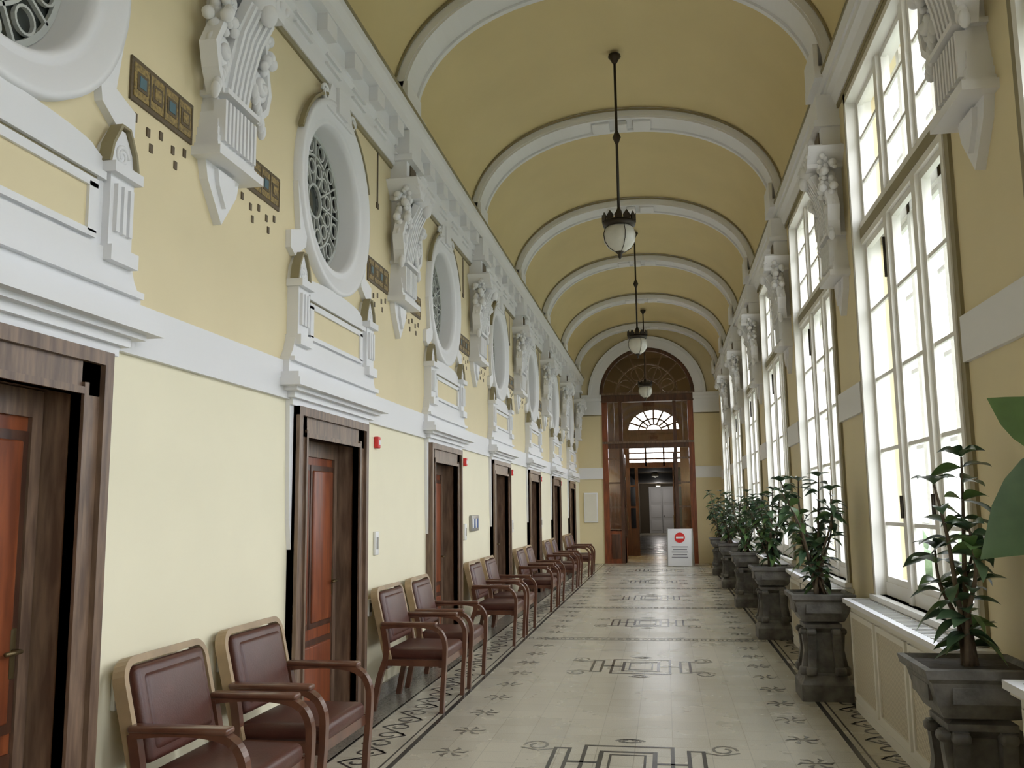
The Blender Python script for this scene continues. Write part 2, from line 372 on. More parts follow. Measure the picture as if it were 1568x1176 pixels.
for s_ in (-1,1):
    spiral(w,.12,s_*.24,4.02,.095,s_,.024,2.2,.05); w.sphere((.16,s_*.24,4.02),.03,W_)
    w.sweep([(.10,s_*.20,3.80),(.12,s_*.30,3.90),(.12,s_*.335,4.02),(.13,s_*.27,4.16),(.15,s_*.20,4.30)],(1,0,0),.10,.04,W_)
    random.seed(5)
    for j in range(34):
        z=4.12+.36*random.random(); w.sphere((.08+.12*random.random(),s_*(.19+.13*random.random()*(1.2-(z-4.1))),z),.020+.020*random.random(),W_,None,8,6)
    for j in range(7):
        w.sphere((.14,s_*(.17+.02*j),3.88-.035*j+.1),(.03,.02,.05),W_,None,8,6)
w.box(0,.30,-.22,.22,4.40,4.44,W_)
w.poly([(-.22,4.44),(.22,4.44),(.31,4.52),(.34,4.56),(-.34,4.56),(-.31,4.52)],0,.30,W_)
w.box(0,.28,-.26,.26,4.56,4.60,W_); w.sphere((.24,0,4.42),(.10,.11,.10),W_); w.sphere((.30,0,4.34),(.05,.06,.07),W_)
for k in range(-3,4): w.sphere((.29,k*.085,4.50),(.03,.026,.03),W_,None,8,6)
w.box(0,.16,-.20,.20,4.60,4.84,W_); w.box(0,.22,-.23,.23,4.78,4.84,W_); w.box(.16,.17,-.10,.10,4.64,4.77,'mosaic_brown')
w.box(0,.19,-.21,.21,4.84,5.08,W_)
bm_=w.mesh('bracket')
for yp in PIERS: place(bm_,'wall_bracket',(A_L,yp-.07,.09))
for yp in PIERS[:-1]: place(bm_,'wall_bracket',(B_R,yp,.14),(0,0,math.pi))

# mosaic tiles & guttae
w=MB()
for yp in PIERS:
    yp-=.07
    for s_ in (-1,1):
        y0,y1=sorted((yp+s_*.28,yp+s_*.86)); 
        if y1>YE: continue
        w.box(0,.012,y0,y1,3.50,3.72,'mosaic_brown'); w.box(.012,.016,y0+.02,y1-.02,3.525,3.695,'mosaic_gold')
        n=4; st=(y1-y0-.04)/n
        for i in range(n):
            c=y0+.02+st*(i+.5)
            w.box(.016,.019,c-.045,c+.045,3.565,3.655,'mosaic_brown'); w.box(.019,.022,c-.028,c+.028,3.582,3.638,'mosaic_blue' if i%2==0 else 'mosaic_gold')
            w.box(.016,.019,c+st/2-.006,c+st/2+.006,3.525,3.695,'mosaic_brown')
        for i in range(5):
            c=y0+.06+i*.115
            for j in range(2 if i%2 else 1):
                zz=3.43-.07*j-(.03 if i%2 else 0); w.box(0,.006,c-.014+.03*j,c+.014+.03*j,zz-.022,zz+.022,'mosaic_brown')
        c=yp+s_*.60; w.box(0,.008,c-.012,c+.012,4.25,4.74,'mosaic_brown'); w.box(0,.01,c-.03,c+.03,4.22,4.27,'mosaic_brown')
w.obj('trim_mosaic_left',(A_L,0,.06))

# ------------------------------------------------------------------ windows right
w=MB(); Fm='window_white'
for s_ in (-1,1):
    y0,y1=sorted((s_*WH,s_*(WH+.07))); w.box(-.02,.0,y0,y1,ZW0,ZW1+.07,'olive')
    y0,y1=sorted((s_*(WH-.05),s_*WH)); w.box(-.03,.18,y0,y1,ZW0,ZW1,Fm)
w.box(-.02,0,-WH-.07,WH+.07,ZW1,ZW1+.07,'olive'); w.box(-.03,.18,-WH,WH,ZW1-.05,ZW1,Fm)
ZT0,ZT1=3.72,3.90
MU=(-.39,.39)
edges=[-WH+.05,MU[0],MU[1],WH-.05]
def casement(xf0,xf1,mw,t,pane,bars,tb):
    w.box(xf0-.02,xf1+.02,-WH,WH,ZT0,ZT1,Fm)
    w.box(xf0,xf1,-WH,WH,ZW0,ZW0+.10,Fm)
    for c in MU: w.box(xf0-.02,xf1+.02,c-mw,c+mw,ZW0,ZW1,Fm)
    for i in range(3):
        a,b=edges[i]+mw,edges[i+1]-mw
        if i==0: a=edges[0]
        if i==2: b=edges[3]
        for (z0,z1,hs) in ((ZW0+.10,ZT0,bars),(ZT1,ZW1-.05,tb)):
            w.box(xf0+.01,xf1-.01,a,a+t,z0,z1,Fm); w.box(xf0+.01,xf1-.01,b-t,b,z0,z1,Fm)
            w.box(xf0+.01,xf1-.01,a,b,z0,z0+t,Fm); w.box(xf0+.01,xf1-.01,a,b,z1-t,z1,Fm)
            for h in hs: w.box(xf0+.02,xf1-.02,a,b,h-.014,h+.014,Fm)
        if pane: w.box(xf0+.028,xf0+.032,a,b,ZW0+.1,ZW1-.05,'pane')
casement(.05,.11,.045,.045,True,(1.45,2.02,2.59,3.16),(4.25,4.62))
w.box(.025,.03,-WH,WH,ZT0+.05,ZT1-.05,'olive')
casement(.22,.275,.04,.04,False,(1.45,2.02,2.59,3.16),(4.25,4.62))
for y in (-.39,.39): w.tube([(.015,y,1.50),(.015,y,1.66)],.012,'bronze')
w.tube([(.015,.39,3.25),(.015,.39,3.55)],.010,'bronze')
w.box(-.06,.20,-WH-.05,WH+.05,ZW0-.04,ZW0,Fm)
wm=w.mesh('window')
for i,yc in enumerate(BAYS): place(wm,'window_%d'%(i+9),(B_R,yc,0))

# radiator cabinets
w=MB()
w.box(.0,.195,-1.32,1.32,.06,.80,'radiator_white'); w.box(-.05,.195,-1.38,1.38,.82,.855,'sign_white'); w.box(-.03,.195,-1.35,1.35,.80,.82,'radiator_white')
w.box(-.005,.195,-1.32,1.32,.0,.07,'radiator_white')
for k in range(3):
    c=-.87+.87*k; w.box(-.006,0,c-.36,c+.36,.15,.72,'grille_mesh')
    for (a,b,z0,z1) in ((c-.40,c+.40,.72,.76),(c-.40,c+.40,.11,.15),(c-.40,c-.36,.11,.76),(c+.36,c+.40,.11,.76)): w.box(-.018,0,a,b,z0,z1,'radiator_white')
for k in range(40): w.box(.0,.12,-1.28+k*.065,-1.255+k*.065,.855,.859,'metal_plate')
rm=w.mesh('radiator_cabinet')
for yc in BAYS: place(rm,'radiator_cabinet',(B_R-.20,yc,0))

# ------------------------------------------------------------------ floor mosaic
w=MB()
def fl(x0,x1,y0,y1,m='inlay_dark'): w.box(x0,x1,y0,y1,0,.002,m)
def frect(x0,x1,y0,y1,t,m='inlay_dark'):
    fl(x0,x1,y0,y0+t,m); fl(x0,x1,y1-t,y1,m); fl(x0,x0+t,y0+t,y1-t,m); fl(x1-t,x1,y0+t,y1-t,m)
def fcurve(pts,t,m='inlay_grey'): w.sweep([(a,b,.001) for a,b in pts],(0,0,1),.002,t,m)
XM=-.29
for s_ in (1,-1):
    for d,t in ((1.47,.035),(1.53,.012),(1.90,.02)):
        x=XM+s_*d; fl(x-t/2,x+t/2,Y0,YE)
    y=Y0; i=0
    while y<YE-.3:
        x=XM+s_*1.715; sg=1 if i%2 else -1
        fcurve([(x+sg*.12*math.cos(t)*(1-t/9)*.9,y+.12+.10*math.sin(t)*(1-t/9)) for t in [k*.6 for k in range(12)]],.018,'inlay_dark')
        fcurve([(x+sg*.12,y+.12),(x,y+.24),(x-sg*.12,y+.36)],.018,'inlay_dark'); y+=.24;i+=1
    fl(XM+s_*1.90 if s_>0 else A_L+.02,B_R-.2 if s_>0 else XM-1.90,Y0,YE,'inlay_grey')
    for yc in BAYS:
        for q in (-1.5,-.9,-.3,.3,.9,1.5):
            cx=XM+s_*1.17; cy=yc+q*P/3.6
            for a in range(6):
                t=math.pi*2*a/6; w.sweep([(cx+.03*math.cos(t),cy+.03*math.sin(t),.001),(cx+.09*math.cos(t),cy+.09*math.sin(t),.001),(cx+.12*math.cos(t+.3),cy+.12*math.sin(t+.3),.001)],(0,0,1),.002,[.012,.030,.008],'inlay_grey')
            fl(cx-.10,cx+.10,cy-.005,cy+.005,'inlay_grey')
for yc in BAYS:
    x=XM; y=yc-.43
    frect(x-.19,x+.19,y-.28,y+.28,.03); frect(x-.12,x+.12,y-.20,y+.20,.015); 
    frect(x-.50,x-.38,y-.34,y+.34,.025); frect(x+.38,x+.50,y-.34,y+.34,.025)
    frect(x-.30,x+.30,y-.42,y+.42,.025); fl(x-.38,x-.19,y-.015,y+.015); fl(x+.19,x+.38,y-.015,y+.015)
    for sx in (-1,1):
        for sy in (-1,1):
            fcurve([(x+sx*(.62+.09*math.cos(t)*(1-t/12)),y+sy*(.38+.12*math.sin(t)*(1-t/12))) for t in [k*.5 for k in range(16)]],.02)
            fcurve([(x+sx*.5,y+sy*.3),(x+sx*.6,y+sy*.25),(x+sx*.72,y+sy*.32)],.02)
            fcurve([(x+sx*(.0+.10*math.cos(t)*(1-t/12)),y+sy*(.55+.06*math.sin(t)*(1-t/12))) for t in [k*.5 for k in range(16)]],.018)
for yp in PIERS[3:]:
    yp-=.25
    fl(XM-1.45,XM+1.45,yp-.12,yp-.105); fl(XM-1.45,XM+1.45,yp+.06,yp+.07)
    for k in range(-14,15): fcurve([(XM+k*.1+.03*math.cos(t),yp-.025+.05*math.sin(t)) for t in [j*.79 for j in range(9)]],.012,'inlay_grey')
w.obj('floor_mosaic')

# ------------------------------------------------------------------ chair
w=MB(); HWc=.36
def smooth(pts,n=6):
    P_=[Vector(p) for p in pts]; out=[]
    for i in range(len(P_)-1):
        p0=P_[max(i-1,0)];p1=P_[i];p2=P_[i+1];p3=P_[min(i+2,len(P_)-1)]
        for k in range(n):
            t=k/n; out.append(.5*((2*p1)+(p2-p0)*t+(2*p0-5*p1+4*p2-p3)*t*t+(3*p1-p0-3*p2+p3)*t**3))
    out.append(P_[-1]); return out
for s_ in (-1,1):
    y=s_*HWc
    w.sweep(smooth([(.10,y,.66),(.25,y,.675),(.42,y,.675),(.55,y,.645),(.61,y,.56),(.615,y,.42),(.60,y,.2),(.59,y,0)]),(0,1,0),[.062]*20+[.05]*23,.034,'chair_wood')
    w.rbox((.32,y,.685),(.46,.075,.03),.012,'chair_wood')
    w.sweep(smooth([(.02,y*.97,0),(.07,y*.97,.25),(.13,y*.97,.45),(.10,y*.97,.66)]),(0,1,0),.045,.045,'chair_wood')
    w.box(.12,.60,y*.97-.018,y*.97+.018,.355,.405,'chair_wood')
w.box(.56,.60,-HWc,HWc,.345,.40,'chair_wood'); w.box(.10,.14,-HWc,HWc,.33,.38,'chair_wood')
w.rbox((.36,0,.435),(.50,.62,.10),.04,'leather',None,4)
Mb=Matrix.Translation((.14,0,.46))@Matrix.Rotation(math.radians(-13),4,'Y')
w.rbox((0,0,.27),(.07,.60,.42),.03,'leather',Mb,4)
w.rbox((.012,0,.27),(.07,.52,.34),.03,'leather',Mb,4)
fr=[]
for (cy,cz,a0) in ((.27,.42,0),(-.27,.42,90)):
    for k in range(7):
        t=math.radians(a0+k*15); fr.append((-.015,cy+.085*math.cos(t),cz+.085*math.sin(t)))
pts=[(-.015,.345,-.06)]+fr+[(-.015,-.345,-.06)]
w.sweep(pts,(1,0,0),.06,.032,'chair_back_wood',Mb)
w.box(-.04,-.02,-.30,.30,.06,.48,'chair_back_wood',Mb)
cm=w.mesh('armchair')
for yp in PIERS[1:7]:
    for q in (-.60,.38):
        place(cm,'waiting_armchair',(A_L+.06+random.uniform(0,.02),yp+q+random.uniform(-.02,.02),0.002),(0,0,random.uniform(-.03,.03)))

# ------------------------------------------------------------------ planters
w=MB()
sq=dict(n=4,smooth=False,rot=math.pi/4,sq=True)
w.lathe([(0,0),(.205,0),(.205,.13),(.185,.16),(.17,.20),(.14,.22)],(0,0,0),'stone',**sq)
w.lathe([(.12,.20),(.10,.54),(.13,.56),(.15,.58),(.15,.61),(.12,.625)],(0,0,0),'stone',**sq)
w.lathe([(.12,.625),(.17,.64),(.20,.70),(.225,.80),(.25,.82),(.258,.86),(.23,.865),(.21,.84),(.0,.83)],(0,0,0),'stone',**sq)
w.lathe([(0,.845),(.215,.845)],(0,0,0),'soil',**sq)
for r in range(4):
    M=Matrix.Rotation(r*math.pi/2,4,'Z')
    for y in (-.10,.10):
        w.sweep([(.165,y*1.15,.20),(.13,y,.40),(.145,y,.58)],(0,1,0),.065,.06,'stone',M)
        w.rbox((.165,y*1.15,.235),(.08,.09,.07),.02,'stone',M); w.rbox((.155,y,.55),(.07,.08,.05),.02,'stone',M)
    w.box(.205,.222,-.14,.14,.71,.78,'stone',M)
pm=w.mesh('planter')
def leaf(mb,base,d,L,wd,m,droop=.3,side=None,fold=.18):
    d=Vector(d).normalized()
    if side is None:
        side=d.cross(Vector((0,0,1)))
        if side.length<.1: side=Vector((1,0,0))
        side=side.normalized()+Vector((0,0,random.uniform(-.8,.8)))
    side=Vector(side); side=(side-d*side.dot(d)).normalized(); up=side.cross(d)
    prof=[(0,.04),(.10,.32),(.22,.68),(.38,.95),(.5,1),(.64,.9),(.78,.65),(.9,.3),(1,.0)]
    vs=[];fs=[]; base=Vector(base)
    for t,q in prof:
        c=base+d*L*t-Vector((0,0,1))*droop*L*t*t
        vs+=[c-side*wd*q/2+up*wd*q*fold,c,c+side*wd*q/2+up*wd*q*fold]
    for i in range(len(prof)-1):
        fs+=[(3*i,3*i+1,3*i+4,3*i+3),(3*i+1,3*i+2,3*i+5,3*i+4)]
    mb.add(vs,fs,m,True)
def plant(seed,n_br,H,spread,L,wd,nl):
    random.seed(seed); mb=MB(); z0=.84
    for i in range(n_br):
        a=2*math.pi*i/n_br+random.uniform(-.5,.5); r=spread*random.uniform(.3,1); h=H*random.uniform(.5,1)
        if i==0: r*=.2;h=H
        pts=smooth([(random.uniform(-.05,.05),random.uniform(-.05,.05),z0),(r*.25*math.cos(a),r*.25*math.sin(a),z0+h*.35),(r*.7*math.cos(a+.3),r*.7*math.sin(a+.3),z0+h*.7),(r*math.cos(a),r*math.sin(a),z0+h)],4)
        mb.tube(pts,[.016-.011*k/(len(pts)-1) for k in range(len(pts))],'bark',6)
        for k in range(nl):
            t=random.uniform(.12,1)**.8; j=t*(len(pts)-1); q=pts[min(int(j),len(pts)-1)]
            aa=random.uniform(0,6.28); dz=random.uniform(-.3,.8)
            leaf(mb,q,(math.cos(aa),math.sin(aa),dz),L*random.uniform(.7,1.2),wd*random.uniform(.8,1.15),'leaf' if random.random()<.7 else 'leaf_light',random.uniform(.2,.7))
        for k in range(5):
            aa=6.28*k/5; leaf(mb,pts[-1],(math.cos(aa),math.sin(aa),.9),L*.9,wd,'leaf',.5)
    return mb
def potted(name,x,y,mb,clampx=True):
    e=bpy.data.objects.new(name,None); bpy.context.scene.collection.objects.link(e); e.location=(x,y,.002)
    o=place(pm,'stone_planter'); o.parent=e
    if clampx:
        lim=B_R-.03-x
        for v in mb.v:
            if v.x>lim-.1: v.x=lim-.1+.1*(1-math.exp(-(v.x-lim+.1)/.1))
    p=place(mb.mesh('foliage'),'foliage'); p.parent=e
    return e
XPL=1.27
specs=[(21,5,.98,.24,.17,.078,17),(12,8,1.0,.34,.16,.07,24),(13,9,.95,.40,.15,.065,28),(14,9,.98,.38,.15,.06,24),(15,9,1.0,.38,.16,.065,22),(16,9,1.1,.40,.16,.065,20)]
for i,sp in enumerate(specs):
    potted('potted_shrub',XPL+(.11 if i==0 else 0),PIERS[i+1],plant(*sp))
# near rubber plant
mb=MB(); random.seed(3)
for (pts,lv) in (
  ([(0,0,.83),(-.05,.1,1.15),(-.25,.45,1.52),(-.42,.71,1.70)],[((-.42,.71,1.70),(-.26,0,-.16),.32,.17,(-.1,.35,1),'leaf')]),
  ([(0,0,.83),(.0,.1,1.3),(-.22,.48,1.60),(-.44,.71,1.67)],[((-.44,.71,1.67),(-.22,0,.16),.27,.12,(.2,-.6,.7),'leaf_light')]),
  ([(0,0,.83),(.05,0,1.4),(.0,.05,1.9),(-.1,.1,2.2)],[])):
    sp=smooth(pts,5); mb.tube(sp,[.018-.012*k/(len(sp)-1) for k in range(len(sp))],'bark',8)
    for (b,d,L,wd,sd,mm) in lv: leaf(mb,b,d,L,wd,mm,.12,sd,.10)
    for k in range(9):
        q=sp[random.randint(5,len(sp)-1)]; 
        if q.y>.3: continue
        a=random.uniform(-1.2,1.2); leaf(mb,q,(math.cos(a)*.6,-abs(math.sin(a)),.4),.26,.12,'leaf',.5)
potted('potted_rubber_plant',XPL,PIERS[0],mb)

# ------------------------------------------------------------------ pendant lamps
w=MB(); zt=6.88
w.lathe([(0,0),(.07,-.0),(.075,-.03),(.05,-.06),(.03,-.10),(.012,-.12)],(0,0,zt),'bronze',16)
w.tube([(0,0,zt-.08),(0,0,4.86)],.016,'bronze',8)
w.lathe([(.012,.09),(.03,.05),(.05,0),(.03,-.05),(.012,-.09)],(0,0,5.86),'bronze',12)
w.lathe([(.012,.10),(.035,.05),(.04,0),(.05,-.03),(.10,-.05),(.175,-.07),(.19,-.10),(.18,-.13),(.15,-.14)],(0,0,4.92),'bronze',24)
for i in range(12):
    a=2*math.pi*i/12; M=Matrix.Translation((.185*math.cos(a),.185*math.sin(a),4.84))@Matrix.Rotation(a,4,'Z')
    w.poly([(-.04,0),(.04,0),(.045,.04),(0,.10),(-.045,.04)],-.005,.008,'bronze',M)
w.lathe([(.13,.0),(.165,-.03),(.185,-.10),(.175,-.18),(.13,-.25),(.07,-.29),(.03,-.30)],(0,0,4.79),'lamp_glass',32)
for i in range(4):
    a=2*math.pi*i/4+.4; w.tube([(r*math.cos(a),r*math.sin(a),4.79+z) for r,z in ((.168,-.02),(.19,-.10),(.18,-.18),(.135,-.25),(.07,-.295),(.02,-.31))],.004,'bronze',6)
w.lathe([(.05,-.285),(.045,-.31),(.02,-.33),(.022,-.36),(0,-.39)],(0,0,4.79),'bronze',12)
lm=w.mesh('pendant_lamp')
for i in (3,5,7): place(lm,'pendant_lamp',(XC,BAYS[i]+.15,0))

# ------------------------------------------------------------------ end wall + screen
w=MB(); DX0,DX1=-1.74,.90; ZA=4.88
CX=(DX0+DX1)/2; RA=(DX1-DX0)/2+.06
def xq(x0,x1,z0,z1,m,d0=0,d1=.2): w.box(x0,x1,YE+d0,YE+d1,z0,z1,m)
xq(A_L-.1,DX0,0,2.4,'paint_yellow'); xq(DX1,B_R+.3,0,2.4,'paint_yellow'); xq(A_L-.1,DX0,2.4,ZA,'paint_yellow'); xq(DX1,B_R+.3,2.4,ZA,'paint_yellow')
N=32; vs=[];fs=[]
for i in range(N+1):
    t=math.pi*i/N; c,s_=math.cos(t),math.sin(t); x=CX+RA*c; z=ZA+RA*s_
    L=A_L-.1; R_=B_R+.3; T=7.4
    k=min((R_-CX)/c if c>1e-6 else ((L-CX)/c if c<-1e-6 else 1e9),(T-ZA)/s_ if s_>1e-6 else 1e9)
    vs+=[(x,YE,z),(CX+k*c,YE,ZA+k*s_)]
for i in range(N): fs.append((2*i,2*i+2,2*i+3,2*i+1))
w.add(vs,fs,'paint_yellow')
w.add([(CX,YE+.001,7.4),(L,YE+.001,7.4),(L,YE+.001,6.5)],[(0,1,2)],'paint_yellow'); w.add([(CX,YE+.001,7.4),(R_,YE+.001,7.4),(R_,YE+.001,6.5)],[(0,1,2)],'paint_yellow')
w.obj('wall_end')
w=MB()
def xarc(r0,r1,d0,d1,m,z=ZA,n=40):
    vs=[];fs=[]
    for i in range(n+1):
        t=math.pi*i/n
        for (r,d) in ((r0,d0),(r1,d0),(r1,d1),(r0,d1)): vs.append((CX+r*math.cos(t),YE+d,z+r*math.sin(t)))
    for i in range(n):
        for k in range(4): fs.append((4*i+k,4*i+(k+1)%4,4*i+4+(k+1)%4,4*i+4+k))
    w.add(vs,fs,m)
xarc(RA,RA+.30,-.06,.2,'plaster_white'); xarc(RA+.24,RA+.32,-.10,0,'plaster_white'); xarc(RA+.32,RA+.345,-.06,0,'olive')
for (a,b) in ((A_L,DX0),(DX1,B_R)):
    xq(a,b,4.30,4.42,'plaster_white',-.08,0); xq(a,b,4.42,4.70,'plaster_white',-.05,0); xq(a,b,4.70,4.78,'plaster_white',-.10,0); xq(a,b,4.78,4.88,'plaster_white',-.14,0)
    xq(a,b,2.42,2.75,'plaster_white',-.03,0); xq(a,b,4.27,4.30,'olive',-.04,0)
w.obj('trim_end_arch')
w=MB()
def sq_(x0,x1,z0,z1,m='wood_dark',d0=.0,d1=.16): w.box(x0,x1,YE+d0,YE+d1,z0,z1,m)
sq_(DX0,DX0+.16,0,4.75,'wood_door',-.03); sq_(DX1-.16,DX1,0,4.75,'wood_door',-.03)
sq_(DX0-.02,DX1+.02,4.66,4.92,'wood_dark',-.08,.2); sq_(DX0-.02,DX1+.02,4.86,4.92,'wood_frame',-.12,.2)
for x in (-1.20,.36): sq_(x-.05,x+.05,0,4.66,'wood_dark',0,.12)
sq_(DX0,DX1,3.30,3.50,'wood_dark',-.02,.16); sq_(DX0,DX1,3.44,3.50,'wood_frame',-.05,.16)
for x in (-1.40,.60): sq_(x-.02,x+.02,3.5,4.66,'wood_frame',.02,.08)
for a,b in ((DX0+.16,-1.25),(.41,DX1-.16)):
    sq_(a,b,0,.95,'wood_door',.02,.10); 
    for z in (.95,1.6,2.3,3.0): sq_(a,b,z-.025,z+.025,'wood_frame',.02,.10)
    w.rbox(((a+b)/2,YE+.02,.48),(b-a-.08,.03,.7),.01,'wood_dark'); sq_(a,b,.95,3.3,'pane',.055,.058)
def archboard(r0,r1,d0,d1,m,cx,cz,n=24):
    vs=[];fs=[]
    for i in range(n+1):
        t=math.pi*i/n
        for (r,d) in ((r0,d0),(r1,d0),(r1,d1),(r0,d1)): vs.append((cx+r*math.cos(t),YE+d,cz+r*math.sin(t)))
    for i in range(n):
        for k in range(4): fs.append((4*i+k,4*i+(k+1)%4,4*i+4+(k+1)%4,4*i+4+k))
    w.add(vs,fs,m)
archboard(RA-.10,RA,.0,.14,'wood_dark',CX,ZA); archboard(.42,.47,.05,.10,'wood_frame',CX,ZA); archboard(.88,.92,.05,.10,'wood_frame',CX,ZA)
for i in range(1,8):
    t=math.pi*i/8; w.sweep([(CX+.44*math.cos(t),YE+.07,ZA+.44*math.sin(t)),(CX+(RA-.05)*math.cos(t),YE+.07,ZA+(RA-.05)*math.sin(t))],(0,1,0),.05,.035,'wood_frame')
for i in range(4):
    t=math.pi*(i+.5)/4; cx,cz=CX+.66*math.cos(t),ZA+.66*math.sin(t)
    w.sweep([(cx+.19*math.cos(k*math.pi/12),YE+.07,cz+.19*math.sin(k*math.pi/12)) for k in range(24)],(0,1,0),.04,.022,'wood_frame',closed=True)
w.box(DX0,DX1,YE+.085,YE+.088,3.5,4.66,'pane'); 
w.obj('door_entrance_screen')
w=MB()
for s_,x in ((1,-1.15),(-1,.31)):
    w.box(x-.025,x+.025,YE+.15,YE+.95,.01,.7,'wood_door')
    for y in (YE+.15,YE+.87): w.box(x-.025,x+.025,y,y+.08,.01,3.15,'wood_dark')
    for z in (.7,1.6,2.4,3.07): w.box(x-.025,x+.025,YE+.15,YE+.95,z,z+.08,'wood_dark')
    w.box(x-.003,x+.003,YE+.15,YE+.95,.7,3.1,'pane'); w.tube([(x+.05*s_,YE+.85,.95),(x+.05*s_,YE+.85,1.35)],.015,'brass_dark')
w.obj('door_lobby_leaves')

# vestibule
Y2=31.0; Y3=58.0
w=MB(); w.box(-2.3,-2.1,YE+.2,Y2,0,6.6,'paint_yellow'); w.obj('wall_lobby_left')
w=MB(); w.box(1.2,1.4,YE+.2,Y2,0,6.6,'paint_yellow'); w.obj('wall_lobby_right')
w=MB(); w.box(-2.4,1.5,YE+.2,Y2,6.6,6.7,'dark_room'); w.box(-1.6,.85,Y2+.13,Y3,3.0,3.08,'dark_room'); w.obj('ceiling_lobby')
w=MB()
FX=-.28; FR=.84; FZ=4.15
w.box(-2.3,FX-FR,Y2,Y2+.12,0,5.2,'wood_dark'); w.box(FX+FR,1.4,Y2,Y2+.12,0,5.2,'wood_dark'); w.box(-2.3,1.4,Y2,Y2+.12,5.2,6.6,'dark_room')
vs=[];fs=[];N=24
for i in range(N+1):
    t=math.pi*i/N; x=FX+FR*math.cos(t); vs+=[(x,Y2+.05,FZ+.68*math.sin(t)),(x,Y2+.05,5.2)]
for i in range(N): fs.append((2*i,2*i+1,2*i+3,2*i+2))
w.add(vs,fs,'wood_dark')
w.box(FX-FR,FX+FR,Y2,Y2+.12,4.03,4.18,'wood_dark'); w.box(FX-FR,FX+FR,Y2,Y2+.12,3.62,4.05,'wood_dark')
for z in (3.42,3.22): w.box(FX-FR,FX+FR,Y2,Y2+.08,z-.05,z+.0,'wood_dark')
w.box(FX-FR,FX+FR,Y2,Y2+.12,2.90,3.08,'wood_dark')
for i in range(1,8):
    t=math.pi*i/8; w.sweep([(FX+.25*math.cos(t),Y2+.05,FZ+.2*math.sin(t)),(FX+FR*math.cos(t),Y2+.05,FZ+.68*math.sin(t))],(0,1,0),.05,.055,'wood_dark')
w.sweep([(FX+.5*math.cos(math.pi*i/16),Y2+.05,FZ+.4*math.sin(math.pi*i/16)) for i in range(17)],(0,1,0),.05,.055,'wood_dark')
w.sweep([(FX+.25*math.cos(math.pi*i/16),Y2+.05,FZ+.2*math.sin(math.pi*i/16)) for i in range(17)],(0,1,0),.04,.04,'wood_dark')
for x in (FX-.3,FX+.3): w.box(x-.03,x+.03,Y2,Y2+.08,2.95,3.62,'wood_dark')
for x in (FX-.62,FX+.62): w.box(x-.05,x+.05,Y2,Y2+.1,0,2.9,'wood_dark')
for a,b in ((FX-FR,FX-.67),(FX+.67,FX+FR)):
    w.box(a,b,Y2,Y2+.1,0,.9,'wood_dark')
    for z in (1.6,2.3): w.box(a,b,Y2,Y2+.1,z-.03,z+.03,'wood_dark')
w.obj('door_inner_screen')
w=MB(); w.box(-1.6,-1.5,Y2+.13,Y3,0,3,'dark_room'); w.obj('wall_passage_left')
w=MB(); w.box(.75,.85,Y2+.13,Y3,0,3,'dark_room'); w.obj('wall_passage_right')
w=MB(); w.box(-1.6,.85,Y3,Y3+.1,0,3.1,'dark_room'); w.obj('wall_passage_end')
w=MB(); yd=Y3-.1
w.box(-.95,.65,yd,yd+.09,0,2.85,'grey_door')
for a,b in ((-.89,-.18),(-.12,.59)):
    for z0,z1 in ((.15,.8),(.95,1.7),(1.85,2.7)): w.rbox(((a+b)/2,yd,(z0+z1)/2),(b-a-.1,.04,z1-z0),.01,'plaster_white')
w.box(-.16,-.14,yd-.02,yd,0,2.8,'socket_dark'); w.tube([(-.08,yd-.04,1.05),(-.08,yd-.08,1.05),(-.02,yd-.08,1.05)],.015,'bronze')
w.obj('door_passage')
def plight(loc,e,col,r=.1):
    l=bpy.data.lights.new('point_light','POINT'); l.energy=e; l.color=col; l.shadow_soft_size=r
    lo=bpy.data.objects.new('point_light',l); lo.location=loc; bpy.context.scene.collection.objects.link(lo)
for y,e in ((38,3),(55.5,26)):  # made-up ceiling lamps, added to brighten the passage and its far door
    w=MB(); w.lathe([(.02,.12),(.05,.11),(.14,.07),(.16,.02),(.13,-.04),(0,-.07)],(0,0,0),'lamp_glass',20); w.lathe([(0,.14),(.10,.14),(.10,.115),(.0,.115)],(0,0,0),'bronze',16)
    w.obj('added_passage_light',(-.35,y,2.86)); plight((-.35,y,2.6),e,(1,.95,.9))
for x in (-2.0,1.1):
    w=MB(); s_=1 if x<0 else -1
    w.tube([(-.1*s_,0,-.1),(0,0,-.1),(.0,0,0)],.012,'bronze'); w.sphere((0,0,.06),(.05,.05,.07),'warm_bulb'); w.lathe([(.05,-.01),(.03,-.02),(.0,-.03)],(0,0,0),'bronze',12)
    w.obj('wall_sconce',(x,29.2,2.3)); plight((x,29.2,2.55),20,(1,.75,.4),.08)

w=MB(); w.rbox((0,0,0),(.40,.05,.86),.012,'sign_white'); w.box(-.17,.17,-.03,-.024,-.39,.39,'radiator_white'); w.obj('notice_cabinet',(-2.12,YE-.025,1.60))
